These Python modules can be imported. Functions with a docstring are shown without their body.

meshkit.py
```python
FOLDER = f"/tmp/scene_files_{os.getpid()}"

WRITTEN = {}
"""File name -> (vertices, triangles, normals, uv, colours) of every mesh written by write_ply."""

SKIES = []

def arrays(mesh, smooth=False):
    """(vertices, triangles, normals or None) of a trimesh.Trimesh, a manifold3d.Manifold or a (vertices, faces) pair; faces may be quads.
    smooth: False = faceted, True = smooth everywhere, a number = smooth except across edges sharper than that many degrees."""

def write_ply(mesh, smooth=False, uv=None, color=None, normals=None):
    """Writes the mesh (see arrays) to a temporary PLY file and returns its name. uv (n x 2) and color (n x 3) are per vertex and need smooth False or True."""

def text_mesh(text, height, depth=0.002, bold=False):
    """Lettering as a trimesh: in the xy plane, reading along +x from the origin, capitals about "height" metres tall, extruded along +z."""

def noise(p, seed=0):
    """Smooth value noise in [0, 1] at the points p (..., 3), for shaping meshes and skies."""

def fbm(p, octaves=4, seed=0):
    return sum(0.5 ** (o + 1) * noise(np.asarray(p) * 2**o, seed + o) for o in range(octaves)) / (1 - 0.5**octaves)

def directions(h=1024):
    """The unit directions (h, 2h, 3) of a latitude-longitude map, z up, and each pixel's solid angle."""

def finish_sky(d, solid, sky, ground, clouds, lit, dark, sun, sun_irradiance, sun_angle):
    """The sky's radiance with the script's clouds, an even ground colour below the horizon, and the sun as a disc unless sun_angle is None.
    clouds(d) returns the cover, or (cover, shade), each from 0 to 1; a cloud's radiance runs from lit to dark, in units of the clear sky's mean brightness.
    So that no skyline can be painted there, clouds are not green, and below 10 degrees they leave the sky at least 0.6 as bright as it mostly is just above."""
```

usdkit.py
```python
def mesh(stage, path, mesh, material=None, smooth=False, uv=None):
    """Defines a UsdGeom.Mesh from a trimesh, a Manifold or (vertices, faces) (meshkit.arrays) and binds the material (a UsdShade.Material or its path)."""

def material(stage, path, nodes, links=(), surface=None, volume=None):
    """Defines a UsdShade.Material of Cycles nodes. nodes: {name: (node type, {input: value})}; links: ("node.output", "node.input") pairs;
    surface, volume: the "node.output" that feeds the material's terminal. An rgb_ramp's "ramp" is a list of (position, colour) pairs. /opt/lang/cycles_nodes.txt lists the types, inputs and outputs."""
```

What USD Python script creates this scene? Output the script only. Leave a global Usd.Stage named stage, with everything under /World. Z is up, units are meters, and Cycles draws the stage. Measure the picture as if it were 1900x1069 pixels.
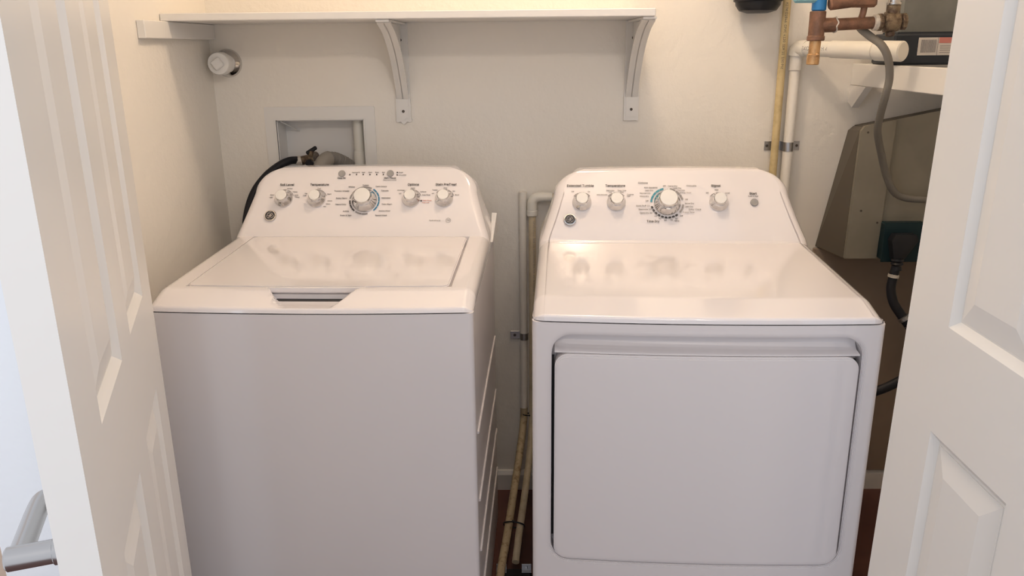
import math, random
import numpy as np, trimesh, usdkit, meshkit
import manifold3d as m3
from manifold3d import Manifold, CrossSection
from shapely.geometry import Polygon
from pxr import Usd, UsdGeom, UsdLux, UsdShade, Gf, Sdf

stage = Usd.Stage.CreateInMemory()
UsdGeom.SetStageUpAxis(stage, 'Z'); UsdGeom.SetStageMetersPerUnit(stage, 1.0)
world = UsdGeom.Xform.Define(stage, '/World')
UsdGeom.Scope.Define(stage, '/World/Looks')
rng = np.random.default_rng(7)
PI = math.pi

# ---------------------------------------------------------------- camera
cam = UsdGeom.Camera.Define(stage, '/World/camera')
cam.CreateHorizontalApertureAttr(36.0); cam.CreateVerticalApertureAttr(36.0 * 1069 / 1900)
cam.CreateFocalLengthAttr(36.0 * 1488 / 1900)
cam.CreateClippingRangeAttr(Gf.Vec2f(0.02, 100))
cam.AddTransformOp().Set(Gf.Matrix4d(0.9999, 0.0109, -0.0097, 0, 0.0061, 0.2884, 0.9575, 0, 0.0133, -0.9574, 0.2883, 0, 0, -2.41, 1.434, 1))
cam.CreateExposureAttr(0.19)

# ---------------------------------------------------------------- lights
def light(cls, name, loc, color, power, rot=None, **kw):
    l = cls.Define(stage, '/World/' + name)
    x = UsdGeom.Xformable(l)
    x.AddTranslateOp().Set(Gf.Vec3d(*loc))
    if rot: x.AddRotateXYZOp().Set(Gf.Vec3f(*rot))
    l.CreateColorAttr(Gf.Vec3f(*color)); l.CreateIntensityAttr(power)
    l.CreateNormalizeAttr(True)
    for k, v in kw.items(): getattr(l, 'Create%sAttr' % k)(v)
    return l
WARM = (1.0, 0.87, 0.76)
for i, (lx, ly) in enumerate(((0.34, -2.95), (0.50, -3.08), (0.66, -2.97))):      # three-bulb ceiling fixture of the hall, behind the camera
    light(UsdLux.SphereLight, 'bulb_light%s' % ('' if i == 0 else '_%03d' % i), (lx, ly, 2.30), WARM, 3.0, Radius=0.05)
light(UsdLux.SphereLight, 'closet_bulb_light', (0.16, -0.56, 2.33), (1.0, 0.79, 0.60), 4.1, Radius=0.07)      # bare bulb on the closet ceiling
light(UsdLux.RectLight, 'window_light', (-1.5, -3.0, 1.45), (0.74, 0.87, 1.0), 2.5, rot=(90, 0, -15), Width=0.9, Height=1.3)
dome = UsdLux.DomeLight.Define(stage, '/World/dome'); dome.CreateIntensityAttr(0.25); dome.CreateColorAttr(Gf.Vec3f(0.92, 0.95, 1.04))

# ---------------------------------------------------------------- naming helpers
used = {}
def path_for(name, parent):
    base = (parent.GetPath().pathString if parent is not None else '/World') + '/' + name
    n = used.get(base, 0); used[base] = n + 1
    return base if n == 0 else '%s_%03d' % (base, n)
def key(p, label=None, cat=None, group=None, kind=None):
    for k, v in (('label', label), ('category', cat), ('group', group), ('kind', kind)):
        if v: p.SetCustomDataByKey(k, v)
    return p
def obj(name, mesh, mat, parent=None, label=None, cat=None, group=None, kind=None, smooth=35, loc=None):
    m = usdkit.mesh(stage, path_for(name, parent), mesh, M[mat], smooth=smooth)
    if loc is not None: m.AddTranslateOp().Set(Gf.Vec3d(*loc))
    return key(m.GetPrim(), label, cat, group, kind)
def thing(name, label, cat, loc=(0, 0, 0), rotz=0, group=None, kind=None, parent=None):
    x = UsdGeom.Xform.Define(stage, path_for(name, parent))
    x.AddTranslateOp().Set(Gf.Vec3d(*map(float, loc)))
    if rotz: x.AddRotateZOp().Set(float(rotz))
    return key(x.GetPrim(), label, cat, group, kind)

# ---------------------------------------------------------------- materials
M = {}
def mat(name, color, rough=0.5, metal=0.0, coat=0.0, bump=None, vary=None, spec=0.5, coat_rough=0.05):
    nodes = {'p': ('principled_bsdf', {'base_color': color, 'roughness': rough, 'metallic': metal, 'coat_weight': coat, 'coat_roughness': coat_rough, 'specular_ior_level': spec})}
    links = []
    if bump or vary: nodes['g'] = ('geometry', {})
    if bump:
        scale, dist, detail = bump
        nodes['n'] = ('noise_texture', {'scale': scale, 'detail': detail, 'roughness': 0.55})
        nodes['b'] = ('bump', {'distance': dist, 'strength': 0.6})
        links += [('g.position', 'n.vector'), ('n.fac', 'b.height'), ('b.normal', 'p.normal')]
    if vary:
        c2, sc, lo, hi = vary
        nodes['v'] = ('noise_texture', {'scale': sc, 'detail': 5.0, 'roughness': 0.6})
        nodes['r'] = ('map_range', {'from_min': lo, 'from_max': hi, 'clamp': True})
        nodes['x'] = ('mix_color', {'a': color, 'b': c2})
        links += [('g.position', 'v.vector'), ('v.fac', 'r.value'), ('r.result', 'x.fac'), ('x.result', 'p.base_color')]
    M[name] = usdkit.material(stage, '/World/Looks/' + name, nodes, links, surface='p.BSDF')
mat('wall_paint', (0.86, 0.81, 0.725), 0.42, bump=(38.0, 0.004, 6.0), spec=0.35)
mat('hall_paint', (0.90, 0.905, 0.91), 0.5, bump=(60.0, 0.001, 3.0))
mat('peach_paint', (0.72, 0.55, 0.42), 0.6)
mat('trim_paint', (0.80, 0.775, 0.73), 0.35, bump=(25.0, 0.0006, 2.0))
mat('door_paint', (0.80, 0.775, 0.73), 0.32, bump=(30.0, 0.0006, 2.0), spec=0.4)
mat('enamel', (0.735, 0.695, 0.69), 0.28, spec=0.4)
mat('deck_gloss', (0.82, 0.778, 0.772), 0.10, coat=0.4)
mat('lid_gloss', (0.82, 0.778, 0.770), 0.09, coat=0.4)
mat('white_plastic', (0.80, 0.78, 0.75), 0.35)
mat('bright_plastic', (0.82, 0.80, 0.76), 0.25)
mat('gap_dark', (0.035, 0.033, 0.033), 0.7)
mat('chrome', (0.66, 0.65, 0.64), 0.10, metal=1.0)
mat('satin_nickel', (0.52, 0.51, 0.50), 0.30, metal=1.0)
mat('zinc', (0.45, 0.45, 0.46), 0.35, metal=1.0)
mat('print_dark', (0.06, 0.055, 0.055), 0.5)
mat('print_grey', (0.30, 0.28, 0.27), 0.5)
mat('print_red', (0.55, 0.20, 0.17), 0.5)
mat('print_blue', (0.05, 0.22, 0.36), 0.4)
mat('print_teal', (0.05, 0.30, 0.38), 0.4)
mat('button_grey', (0.34, 0.325, 0.31), 0.4)
mat('badge_dark', (0.05, 0.05, 0.055), 0.3)
mat('cpvc_yellow', (0.66, 0.52, 0.27), 0.42, vary=((0.54, 0.41, 0.20), 30.0, 0.45, 0.7))
mat('cpvc_cream', (0.66, 0.56, 0.39), 0.42, vary=((0.56, 0.46, 0.29), 30.0, 0.45, 0.7))
mat('pvc_white', (0.80, 0.77, 0.69), 0.35)
mat('pvc_grimy', (0.52, 0.42, 0.26), 0.5, vary=((0.25, 0.16, 0.09), 55.0, 0.5, 0.7))
mat('copper_old', (0.25, 0.125, 0.075), 0.5, metal=0.25, bump=(90.0, 0.002, 4.0), vary=((0.15, 0.08, 0.05), 40.0, 0.4, 0.65))
mat('copper_new', (0.58, 0.35, 0.16), 0.40, metal=0.5, vary=((0.36, 0.20, 0.09), 60.0, 0.45, 0.7))
mat('brass_dirty', (0.25, 0.19, 0.12), 0.45, metal=0.5, bump=(150.0, 0.004, 4.0), vary=((0.10, 0.065, 0.045), 50.0, 0.4, 0.6))
mat('solder', (0.62, 0.57, 0.50), 0.5, metal=0.2, bump=(200.0, 0.004, 3.0))
mat('black_plastic', (0.022, 0.022, 0.024), 0.35, spec=0.22)
mat('navy_plastic', (0.030, 0.036, 0.046), 0.4, spec=0.22)
mat('teal_black', (0.012, 0.030, 0.034), 0.4, spec=0.22)
mat('rubber_black', (0.020, 0.020, 0.024), 0.45, spec=0.22)
mat('cable_grey', (0.19, 0.17, 0.14), 0.5)
mat('hose_grey', (0.29, 0.265, 0.23), 0.5)
mat('tank_grey', (0.20, 0.205, 0.19), 0.45, vary=((0.17, 0.175, 0.165), 12.0, 0.4, 0.6))
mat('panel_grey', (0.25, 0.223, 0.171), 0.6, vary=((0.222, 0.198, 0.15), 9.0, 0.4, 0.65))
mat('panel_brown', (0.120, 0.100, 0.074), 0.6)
mat('shade_brown', (0.31, 0.235, 0.175), 0.65, vary=((0.27, 0.205, 0.15), 5.0, 0.35, 0.65))  # dark brown carries the wall shade right of the dryer
mat('blue_plastic', (0.02, 0.19, 0.46), 0.4)
mat('aqua_plastic', (0.22, 0.42, 0.45), 0.4)
mat('paper', (0.62, 0.58, 0.53), 0.6)
mat('screw_dark', (0.10, 0.085, 0.07), 0.4, metal=0.6)
mat('floor_brown', (0.14, 0.055, 0.04), 0.45, vary=((0.09, 0.035, 0.03), 6.0, 0.35, 0.65))
mat('clear_cap', (0.70, 0.68, 0.63), 0.2)

# ---------------------------------------------------------------- mesh helpers
def cat(*ms):
    ms = [x for x in ms if x is not None]
    return trimesh.util.concatenate([tri(x) for x in ms])
def tri(m):
    if hasattr(m, 'to_mesh'):
        k = m.to_mesh(); return trimesh.Trimesh(np.array(k.vert_properties[:, :3]), np.array(k.tri_verts), process=False)
    return m
def box(x0, x1, y0, y1, z0, z1, b=0.002):
    b = min(b, (x1 - x0) * .3, (y1 - y0) * .3, (z1 - z0) * .3)
    if b <= 0: b = 1e-5
    pts = []
    for X, sx in ((x0, 1), (x1, -1)):
        for Y, sy in ((y0, 1), (y1, -1)):
            for Z, sz in ((z0, 1), (z1, -1)):
                pts += [(X + sx * b, Y + sy * b, Z), (X + sx * b, Y, Z + sz * b), (X, Y + sy * b, Z + sz * b)]
    return tri(Manifold.hull_points(np.array(pts, float)))
def prism(poly, h, bevel=0.0):
    """polygon (list of 2-D points or shapely) extruded along +z"""
    p = poly if isinstance(poly, Polygon) else Polygon(poly)
    return trimesh.creation.extrude_polygon(p, h, engine='earcut')
def cs(p):
    c = np.array(p.exterior.coords)[:-1]
    return CrossSection([c if p.exterior.is_ccw else c[::-1]])
def rrect(w, h, r, n=8, cx=0, cy=0):
    return Polygon([(cx - w / 2 + r, cy - h / 2 + r), (cx + w / 2 - r, cy - h / 2 + r), (cx + w / 2 - r, cy + h / 2 - r), (cx - w / 2 + r, cy + h / 2 - r)]).buffer(r, quad_segs=n)
def frame(o, ex, ey, ez):
    T = np.eye(4); T[:3, 0], T[:3, 1], T[:3, 2], T[:3, 3] = ex, ey, ez, o
    return T
def put(m, T):
    m = tri(m).copy(); m.apply_transform(T); return m
def axis_frame(o, d):
    d = np.array(d, float); d /= np.linalg.norm(d)
    a = np.array([0, 0, 1.0]) if abs(d[2]) < .9 else np.array([1.0, 0, 0])
    x = np.cross(a, d); x /= np.linalg.norm(x)
    return frame(o, x, np.cross(d, x), d)
def lathe(prof, n=32, facets=None):
    """profile [(r, z)] around z, r 0 at ends closes it"""
    prof = np.array(prof, float); v, f = [], []
    for r, z in prof:
        for k in range(n):
            a = 2 * PI * k / n; v.append((r * math.cos(a), r * math.sin(a), z))
    for i in range(len(prof) - 1):
        for k in range(n):
            a, b = i * n + k, i * n + (k + 1) % n
            c, d = a + n, b + n
            f += [(a, b, d), (a, d, c)]
    m = trimesh.Trimesh(np.array(v), np.array(f), process=True)
    m.update_faces(m.nondegenerate_faces()); return m
def smooth_path(pts, n=8):
    p = np.array(pts, float); out = []
    q = np.vstack([2 * p[0] - p[1], p, 2 * p[-1] - p[-2]])
    for i in range(1, len(q) - 2):
        for t in np.linspace(0, 1, n, endpoint=False):
            a, b, c, d = q[i - 1], q[i], q[i + 1], q[i + 2]
            out.append(.5 * (2 * b + (c - a) * t + (2 * a - 5 * b + 4 * c - d) * t * t + (3 * b - a - 3 * c + d) * t ** 3))
    return np.array(out + [p[-1]])
def tube(path, r, n=14, caps=True, flat=1.0):
    p = np.array(path, float); r = np.broadcast_to(np.asarray(r, float), (len(p),))
    t = np.gradient(p, axis=0); t /= np.linalg.norm(t, axis=1, keepdims=True)
    a = np.array([0, 0, 1.0]) if abs(t[0][2]) < .9 else np.array([1.0, 0, 0])
    x = np.cross(a, t[0]); x /= np.linalg.norm(x); v, f = [], []
    for i in range(len(p)):
        x = x - t[i] * (x @ t[i]); x /= np.linalg.norm(x); y = np.cross(t[i], x)
        for k in range(n):
            th = 2 * PI * k / n; v.append(p[i] + r[i] * (x * math.cos(th) + y * flat * math.sin(th)))
    for i in range(len(p) - 1):
        for k in range(n):
            A, B = i * n + k, i * n + (k + 1) % n
            f += [(A, B, B + n), (A, B + n, A + n)]
    if caps:
        v += [p[0], p[-1]]; c0, c1 = len(v) - 2, len(v) - 1; L = (len(p) - 1) * n
        for k in range(n):
            f += [(c0, (k + 1) % n, k), (c1, L + k, L + (k + 1) % n)]
    return trimesh.Trimesh(np.array(v), np.array(f), process=False)
def cyl(a, b, r, n=24, bev=0.0):
    a, b = np.array(a, float), np.array(b, float); L = np.linalg.norm(b - a)
    e = min(bev, r * .5, L * .4)
    pr = [(0, 0), (r - e, 0), (r, e), (r, L - e), (r - e, L), (0, L)] if e > 0 else [(0, 0), (r, 0), (r, L), (0, L)]
    return put(lathe(pr, n), axis_frame(a, b - a))
def screw(o, d, r=0.0045, parent=None, name='screw', m='screw_dark'):
    obj(name, put(lathe([(0, 0.0022), (r * .6, 0.0018), (r, 0.0), (r, -0.002), (0, -0.002)][::-1], 14), axis_frame(o, d)), m, parent)
def fillet(pts, radii, n=8):
    out = []
    P = [np.array(p, float) for p in pts]
    for i, p in enumerate(P):
        r = radii[i]
        if i in (0, len(P) - 1) or r <= 0: out.append(p); continue
        a, b = P[i - 1] - p, P[i + 1] - p
        la, lb = np.linalg.norm(a), np.linalg.norm(b); a /= la; b /= lb
        ang = math.acos(np.clip(a @ b, -1, 1)); t = min(r / math.tan(ang / 2), .48 * la, .48 * lb); r = t * math.tan(ang / 2)
        c = p + (a + b) / np.linalg.norm(a + b) * r / math.sin(ang / 2)
        s, e = p + a * t - c, p + b * t - c
        a0 = math.atan2(s[1], s[0]); da = math.atan2(e[1], e[0]) - a0
        da = (da + PI) % (2 * PI) - PI
        for k in range(n + 1):
            th = a0 + da * k / n; out.append(c + r * np.array([math.cos(th), math.sin(th)]))
    return np.array(out)
def densify(p, step):
    out = [p[0]]
    for a, b in zip(p[:-1], p[1:]):
        k = max(1, int(np.ceil(np.linalg.norm(b - a) / step)))
        for i in range(1, k + 1): out.append(a + (b - a) * i / k)
    return np.array(out)
def text(s, h, depth=0.0006, bold=False, align='c'):
    t = meshkit.text_mesh(s, h, depth, bold)
    b = t.bounds; w = b[1][0] - b[0][0]
    dx = {'c': -(b[0][0] + b[1][0]) / 2, 'l': -b[0][0], 'r': -b[1][0]}[align]
    t.apply_translation([dx, 0, 0]); return t
def ring_arc(r0, r1, a0, a1, h, n=None):
    n = n or max(3, int(abs(a1 - a0) / 0.12))
    A = np.linspace(a0, a1, n + 1)
    pts = [(r1 * math.cos(a), r1 * math.sin(a)) for a in A] + [(r0 * math.cos(a), r0 * math.sin(a)) for a in A[::-1]]
    return prism(pts, h)

# ================================================================ the setting
def struct(name, mesh, m, label, cat_, smooth=35):
    return obj(name, mesh, m, None, label, cat_, kind='structure', smooth=smooth)
struct('floor', box(-1.6, 1.9, -3.3, 0.12, -0.08, 0, 0), 'floor_brown', 'dark reddish brown floor under the washer and dryer', 'floor', False)
LB = dict(x0=-0.727, x1=-0.467, z0=1.045, z1=1.232)                     # hole for the supply box
wb = Manifold.cube([2.35, 0.10, 2.45]).translate([-1.0, 0, 0]) - Manifold.cube([LB['x1'] - LB['x0'] + .004, .3, LB['z1'] - LB['z0'] + .004]).translate([LB['x0'] - .002, -.1, LB['z0'] - .002])
struct('wall_back', wb, 'wall_paint', 'cream painted back wall of the laundry closet', 'wall', False)
struct('wall_left', box(-1.0, -0.90, -0.955, 0, 0, 2.45, 0), 'wall_paint', 'cream painted left side wall beside the washer', 'wall', False)
struct('wall_right', box(1.25, 1.35, -1.05, 0, 0, 2.45, 0), 'wall_paint', 'cream painted right side wall of the closet behind the open door', 'wall', False)
struct('wall_front_left', box(-1.035, -0.715, -1.055, -0.955, 0, 2.45, 0.003), 'hall_paint', 'bright white hall wall left of the open left door', 'wall', False)
struct('wall_front_right', box(0.79, 1.35, -1.155, -1.05, 0, 2.45, 0.003), 'hall_paint', 'white hall wall behind the open right door', 'wall', False)
struct('wall_hall', box(-1.6, -1.04, -0.60, -0.55, 0, 2.45, 0), 'peach_paint', 'peach hall wall beyond the white wall end at the left', 'wall', False)
struct('wall_header', box(-0.715, 0.79, -1.055, -0.955, 2.06, 2.45, 0.003), 'hall_paint', 'white wall above the closet opening', 'wall', False)
struct('ceiling', box(-1.1, 1.4, -1.15, 0.1, 2.45, 2.5, 0), 'wall_paint', 'cream ceiling of the laundry closet', 'ceiling', False)
def base_profile(h):
    return fillet([(0, 0), (0.013, 0), (0.013, h - .014), (0.006, h), (0, h)], [0, 0, .008, .004, 0], 4)
pb = prism(base_profile(.070), 2.15)          # x out from wall, y up, z along
struct('baseboard_back', put(pb, frame((-0.90, 0, 0), (0, -1, 0), (0, 0, 1), (1, 0, 0))), 'trim_paint', 'cream baseboard along the foot of the back wall', 'baseboard', 30)

# ---------------------------------------------------------------- six-panel doors
STILE, PANEL, MULL, DW, DH, DT = 0.118, 0.196, 0.102, 0.730, 2.03, 0.036
COLS = [(STILE, STILE + PANEL), (STILE + PANEL + MULL, STILE + 2 * PANEL + MULL)]
ROWS = [(0.235, 0.890), (1.050, 1.610), (1.715, 1.915)]
def rect_pts(a0, a1, b0, b1, c): return [(a0, b0, c), (a1, b0, c), (a1, b1, c), (a0, b1, c)]
def build_door(parent, rows):
    """local: a along width, b up, c through the thickness (face at c = 0, back at c = -DT)"""
    slab = Manifold.cube([DW, DH - .012, DT]).translate([0, .012, -DT])
    raised = []
    for a0, a1 in COLS:
        for b0, b1 in rows:
            for side in (0, 1):
                q = (lambda c: c) if side == 0 else (lambda c: -DT - c)
                slab -= Manifold.hull_points(np.array(rect_pts(a0 - .001, a1 + .001, b0 - .001, b1 + .001, q(.001)) + rect_pts(a0 + .012, a1 - .012, b0 + .012, b1 - .012, q(-.0095))))
                i, j = .016, .050
                raised.append(Manifold.hull_points(np.array(rect_pts(a0 + i, a1 - i, b0 + i, b1 - i, q(-.0105)) + rect_pts(a0 + i, a1 - i, b0 + i, b1 - i, q(-.0085)) + rect_pts(a0 + j, a1 - j, b0 + j, b1 - j, q(-.0015)))))
    return slab, raised
def door(name, label, T, rows=ROWS):
    d = thing(name, label, 'door', kind='structure', loc=T[:3, 3])
    R = T.copy(); R[:3, 3] = 0
    slab, raised = build_door(d, rows)
    obj('slab', put(slab, R), 'door_paint', d, smooth=False)
    for r in raised: obj('raised_panel', put(r, R), 'door_paint', d, smooth=False)
    return d, R
aL = 0.346
dL = np.array([-math.sin(aL), math.cos(aL), 0]); nL = np.array([math.cos(aL), math.sin(aL), 0])   # n = visible face, towards the opening
TL = frame((-0.412, -1.745, 0), dL, (0, 0, 1), -np.cross((0, 0, 1), dL) * 1.0)
TL[:3, 2] = np.cross(TL[:3, 0], TL[:3, 1])
# make the face normal point to +x
doorL, RL = door('door_1', 'open left six-panel white closet door with a metal lever', TL)
aR = 0.014
dR = np.array([-math.sin(aR), -math.cos(aR), 0]); up = np.array([0.016, 0, 1.0]); up /= np.linalg.norm(up)
TR = frame((0.583, -1.222, 0), dR, up, np.cross(dR, up))
doorR, RR = door('door_2', 'open right six-panel white closet door in front of the dryer', TR)
# lever handle on the hall side of the left door
hz = 0.940
face_out = RL[:3, 2] * -1.0
ho = dL * 0.066 + face_out * DT + np.array([0, 0, hz])
obj('rose', put(lathe([(0, 0), (.031, 0), (.031, .006), (.027, .010), (0, .010)], 32), axis_frame(ho, face_out)), 'satin_nickel', doorL, 'round satin metal rose of the lever handle')
hp = [ho + face_out * .006, ho + face_out * .05]
lever = cat(cyl(hp[0], hp[1] + face_out * .012, .0125, 28, .002), cyl(ho + face_out * .012, ho + face_out * .018, .0145, 28, .001),
            tube(smooth_path([hp[1], hp[1] + dL * .03, hp[1] + dL * .10, hp[1] + dL * .118 - face_out * .006, hp[1] + dL * .124 - face_out * .028], 6), .0115, 18))
obj('handle', lever, 'satin_nickel', doorL, 'satin metal lever of the left door')

# ================================================================ appliances
WOR, WROT = (-0.445, -0.859, 0), -1.7
DOR, DROT = (0.360, -0.938, 0), -2.7
HW, DEP, SEAM, BOW = 0.343, 0.690, 0.913, 0.013
from scipy.interpolate import PchipInterpolator
HWF = PchipInterpolator([0.90, 0.950, 0.962, 0.985, 1.03, 1.066], [0.343, 0.343, 0.3405, 0.332, 0.3165, 0.3050])
def hw(w):
    w = min(max(w, .90), 1.124)
    return float(HWF(w)) if w < 1.066 else .243 + .062 * math.sqrt(max(0.0, 1 - ((w - 1.066) / .0585) ** 2))
FT = np.array([0.120, 0.169]); FT /= np.linalg.norm(FT)                # console face tangent in (v, w)
FP = np.array([0.553, 1.0])                                           # console face origin s = 0
FN = np.array([-FT[1], FT[0]])
def face_T(x, s, off=0.0):
    p = FP + FT * s + FN * off
    return frame((x, p[0], p[1]), (1, 0, 0), (0, FT[0], FT[1]), (0, FN[0], FN[1]))
def bow_shift(x, v): return BOW * (x / HW) ** 2 * np.clip(1 - v / 0.45, 0, 1)
def deck(pts, radii, xs, sink_fn=None, r=0.024, step=0.014, post=None):
    prof = densify(fillet(pts, radii, 9), step)
    t = np.gradient(prof, axis=0); t /= np.linalg.norm(t, axis=1, keepdims=True)
    nrm = np.stack([-t[:, 1], t[:, 0]], 1)
    th = np.linspace(0, PI / 2, 8)
    edge = [(r - r * math.sin(a), r * (1 - math.cos(a))) for a in th]     # (distance from the edge, sink)
    ND = 14
    def done(x, v, w):
        crown = 0.007 * (x / HW) ** 2 * np.clip((w - 1.070) / .045, 0, 1)
        p = (x, v + bow_shift(x, v), w - crown)
        return post(x, v, p) if post else p
    rows = []
    for (v, w), n in zip(prof, nrm):
        h = hw(w); row = []
        m = h - r
        for d, s in edge[::-1]: row.append((-h + d, s))
        for x in xs: row.append((math.copysign(.20 + (abs(x) - .20) * (m - .20) / (HW - r - .20), x) if abs(x) > .20 else x, 0.0))
        for d, s in edge: row.append((h - d, s))
        mid = []
        for x, s in row:
            if sink_fn is not None: s = s + sink_fn(x, v, w)
            mid.append(done(x, v - n[0] * s, w - n[1] * s))
        ve, we = v - n[0] * r, w - n[1] * r
        side = []
        for i in range(1, ND + 1):                                       # side wall straight down to the seam
            f = i / ND; ww = we + (SEAM + .0015 - we) * f
            side.append((hw(ww + (w - we) * (1 - f)), min(ve, DEP), ww))
        rows.append([done(-a, b_, c) for a, b_, c in side[::-1]] + mid + [done(*q) for q in side])
    V = np.array(rows); ns, nx = V.shape[:2]
    back = []                                                            # back face, straight down
    for i in range(1, 9):
        f = i / 8; q = V[-1].copy()
        q[:, 2] = q[:, 2] + (SEAM + .0015 - q[:, 2]) * f
        hh = np.array([hw(z) for z in q[:, 2]]); q[:, 0] = np.sign(q[:, 0]) * np.minimum(hh, np.abs(q[:, 0]) * (1 + f * (HW / np.abs(V[-1][:, 0]).max() - 1)))
        back.append(q)
    V = np.concatenate([V, np.array(back)]); ns = len(V)
    idx = np.arange(ns * nx).reshape(ns, nx)
    a, b, c, d = idx[:-1, :-1].ravel(), idx[:-1, 1:].ravel(), idx[1:, 1:].ravel(), idx[1:, :-1].ravel()
    f = np.vstack([np.stack([a, b, c], 1), np.stack([a, c, d], 1)])
    m = trimesh.Trimesh(V.reshape(-1, 3), f, process=False)
    m.merge_vertices(digits_vertex=6); m.update_faces(m.nondegenerate_faces())
    return m
WP = [(0.000, SEAM + .0015), (0.004, .924), (0.072, .9445), (0.523, .955), (0.643, 1.124), (0.690, 1.1225)]
WRd = [0, .012, .055, .020, .018, 0]
DP = [(0.000, SEAM + .0015), (0.002, .926), (0.085, .9420), (0.523, .952), (0.643, 1.124), (0.690, 1.1225)]
DRd = [0, .014, .085, .022, .018, 0]
def cabinet_plan(r=.012):
    pts = []
    xs = np.linspace(-HW + .0, HW, 25)
    front = [(x, BOW * (x / HW) ** 2) for x in xs]
    return Polygon(front + [(HW, DEP), (-HW, DEP)]).buffer(-r).buffer(r, quad_segs=5)
def warp_bow(m):
    m = tri(m); v = m.vertices.copy(); v[:, 1] += bow_shift(v[:, 0], v[:, 1]); m.vertices = v; return m

def knob(parent, x, s, R, rc, H, ang, name='knob'):
    """chrome skirted knob with a white cap"""
    n = 36
    prof = [(0, -.004), (R, -.004), (R, .002), (R * .97, .004), (R * .80, H * .42), (rc * 1.12, H * .62)]
    sk = lathe(prof + [(0, H * .62)], n)
    k = obj(name, put(sk, face_T(x, s)), 'chrome', parent, smooth=40)
    # faceted grip
    nf = 10
    g = []
    for z, rr in ((H * .55, rc * 1.16), (H * .9, rc * 1.08), (H, rc * .96)):
        g += [(rr * math.cos(2 * PI * i / nf + ang), rr * math.sin(2 * PI * i / nf + ang), z) for i in range(nf)]
    obj('grip', put(Manifold.hull_points(np.array(g)), face_T(x, s)), 'chrome', k, smooth=False)
    obj('cap', put(lathe([(0, H - .001), (rc * .95, H - .001), (rc * .95, H + .0006), (rc * .88, H + .0016), (0, H + .0016)], 32), face_T(x, s)), 'bright_plastic', k, 'white round cap of the knob')
    ptr = box(-.0012, .0012, rc * .8, R * .93, H * .30, H * .66, .0004)
    obj('pointer', put(ptr, face_T(x, s) @ trimesh.transformations.rotation_matrix(ang, [0, 0, 1])), 'bright_plastic', k)
    return k
def words(parent, items, name='lettering', m='print_dark', kind='stuff'):
    """items (text, x, s, cap height, bold, align)"""
    ms = []
    for t, x, s, h, b, al in items: ms.append(put(text(t, h, .0004, b, al), face_T(x, s, .0001)))
    if kind is None:
        for q in ms: obj(name, q, m, parent, smooth=False)
    else: obj(name, cat(*ms), m, parent, smooth=False, kind=kind)
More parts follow.
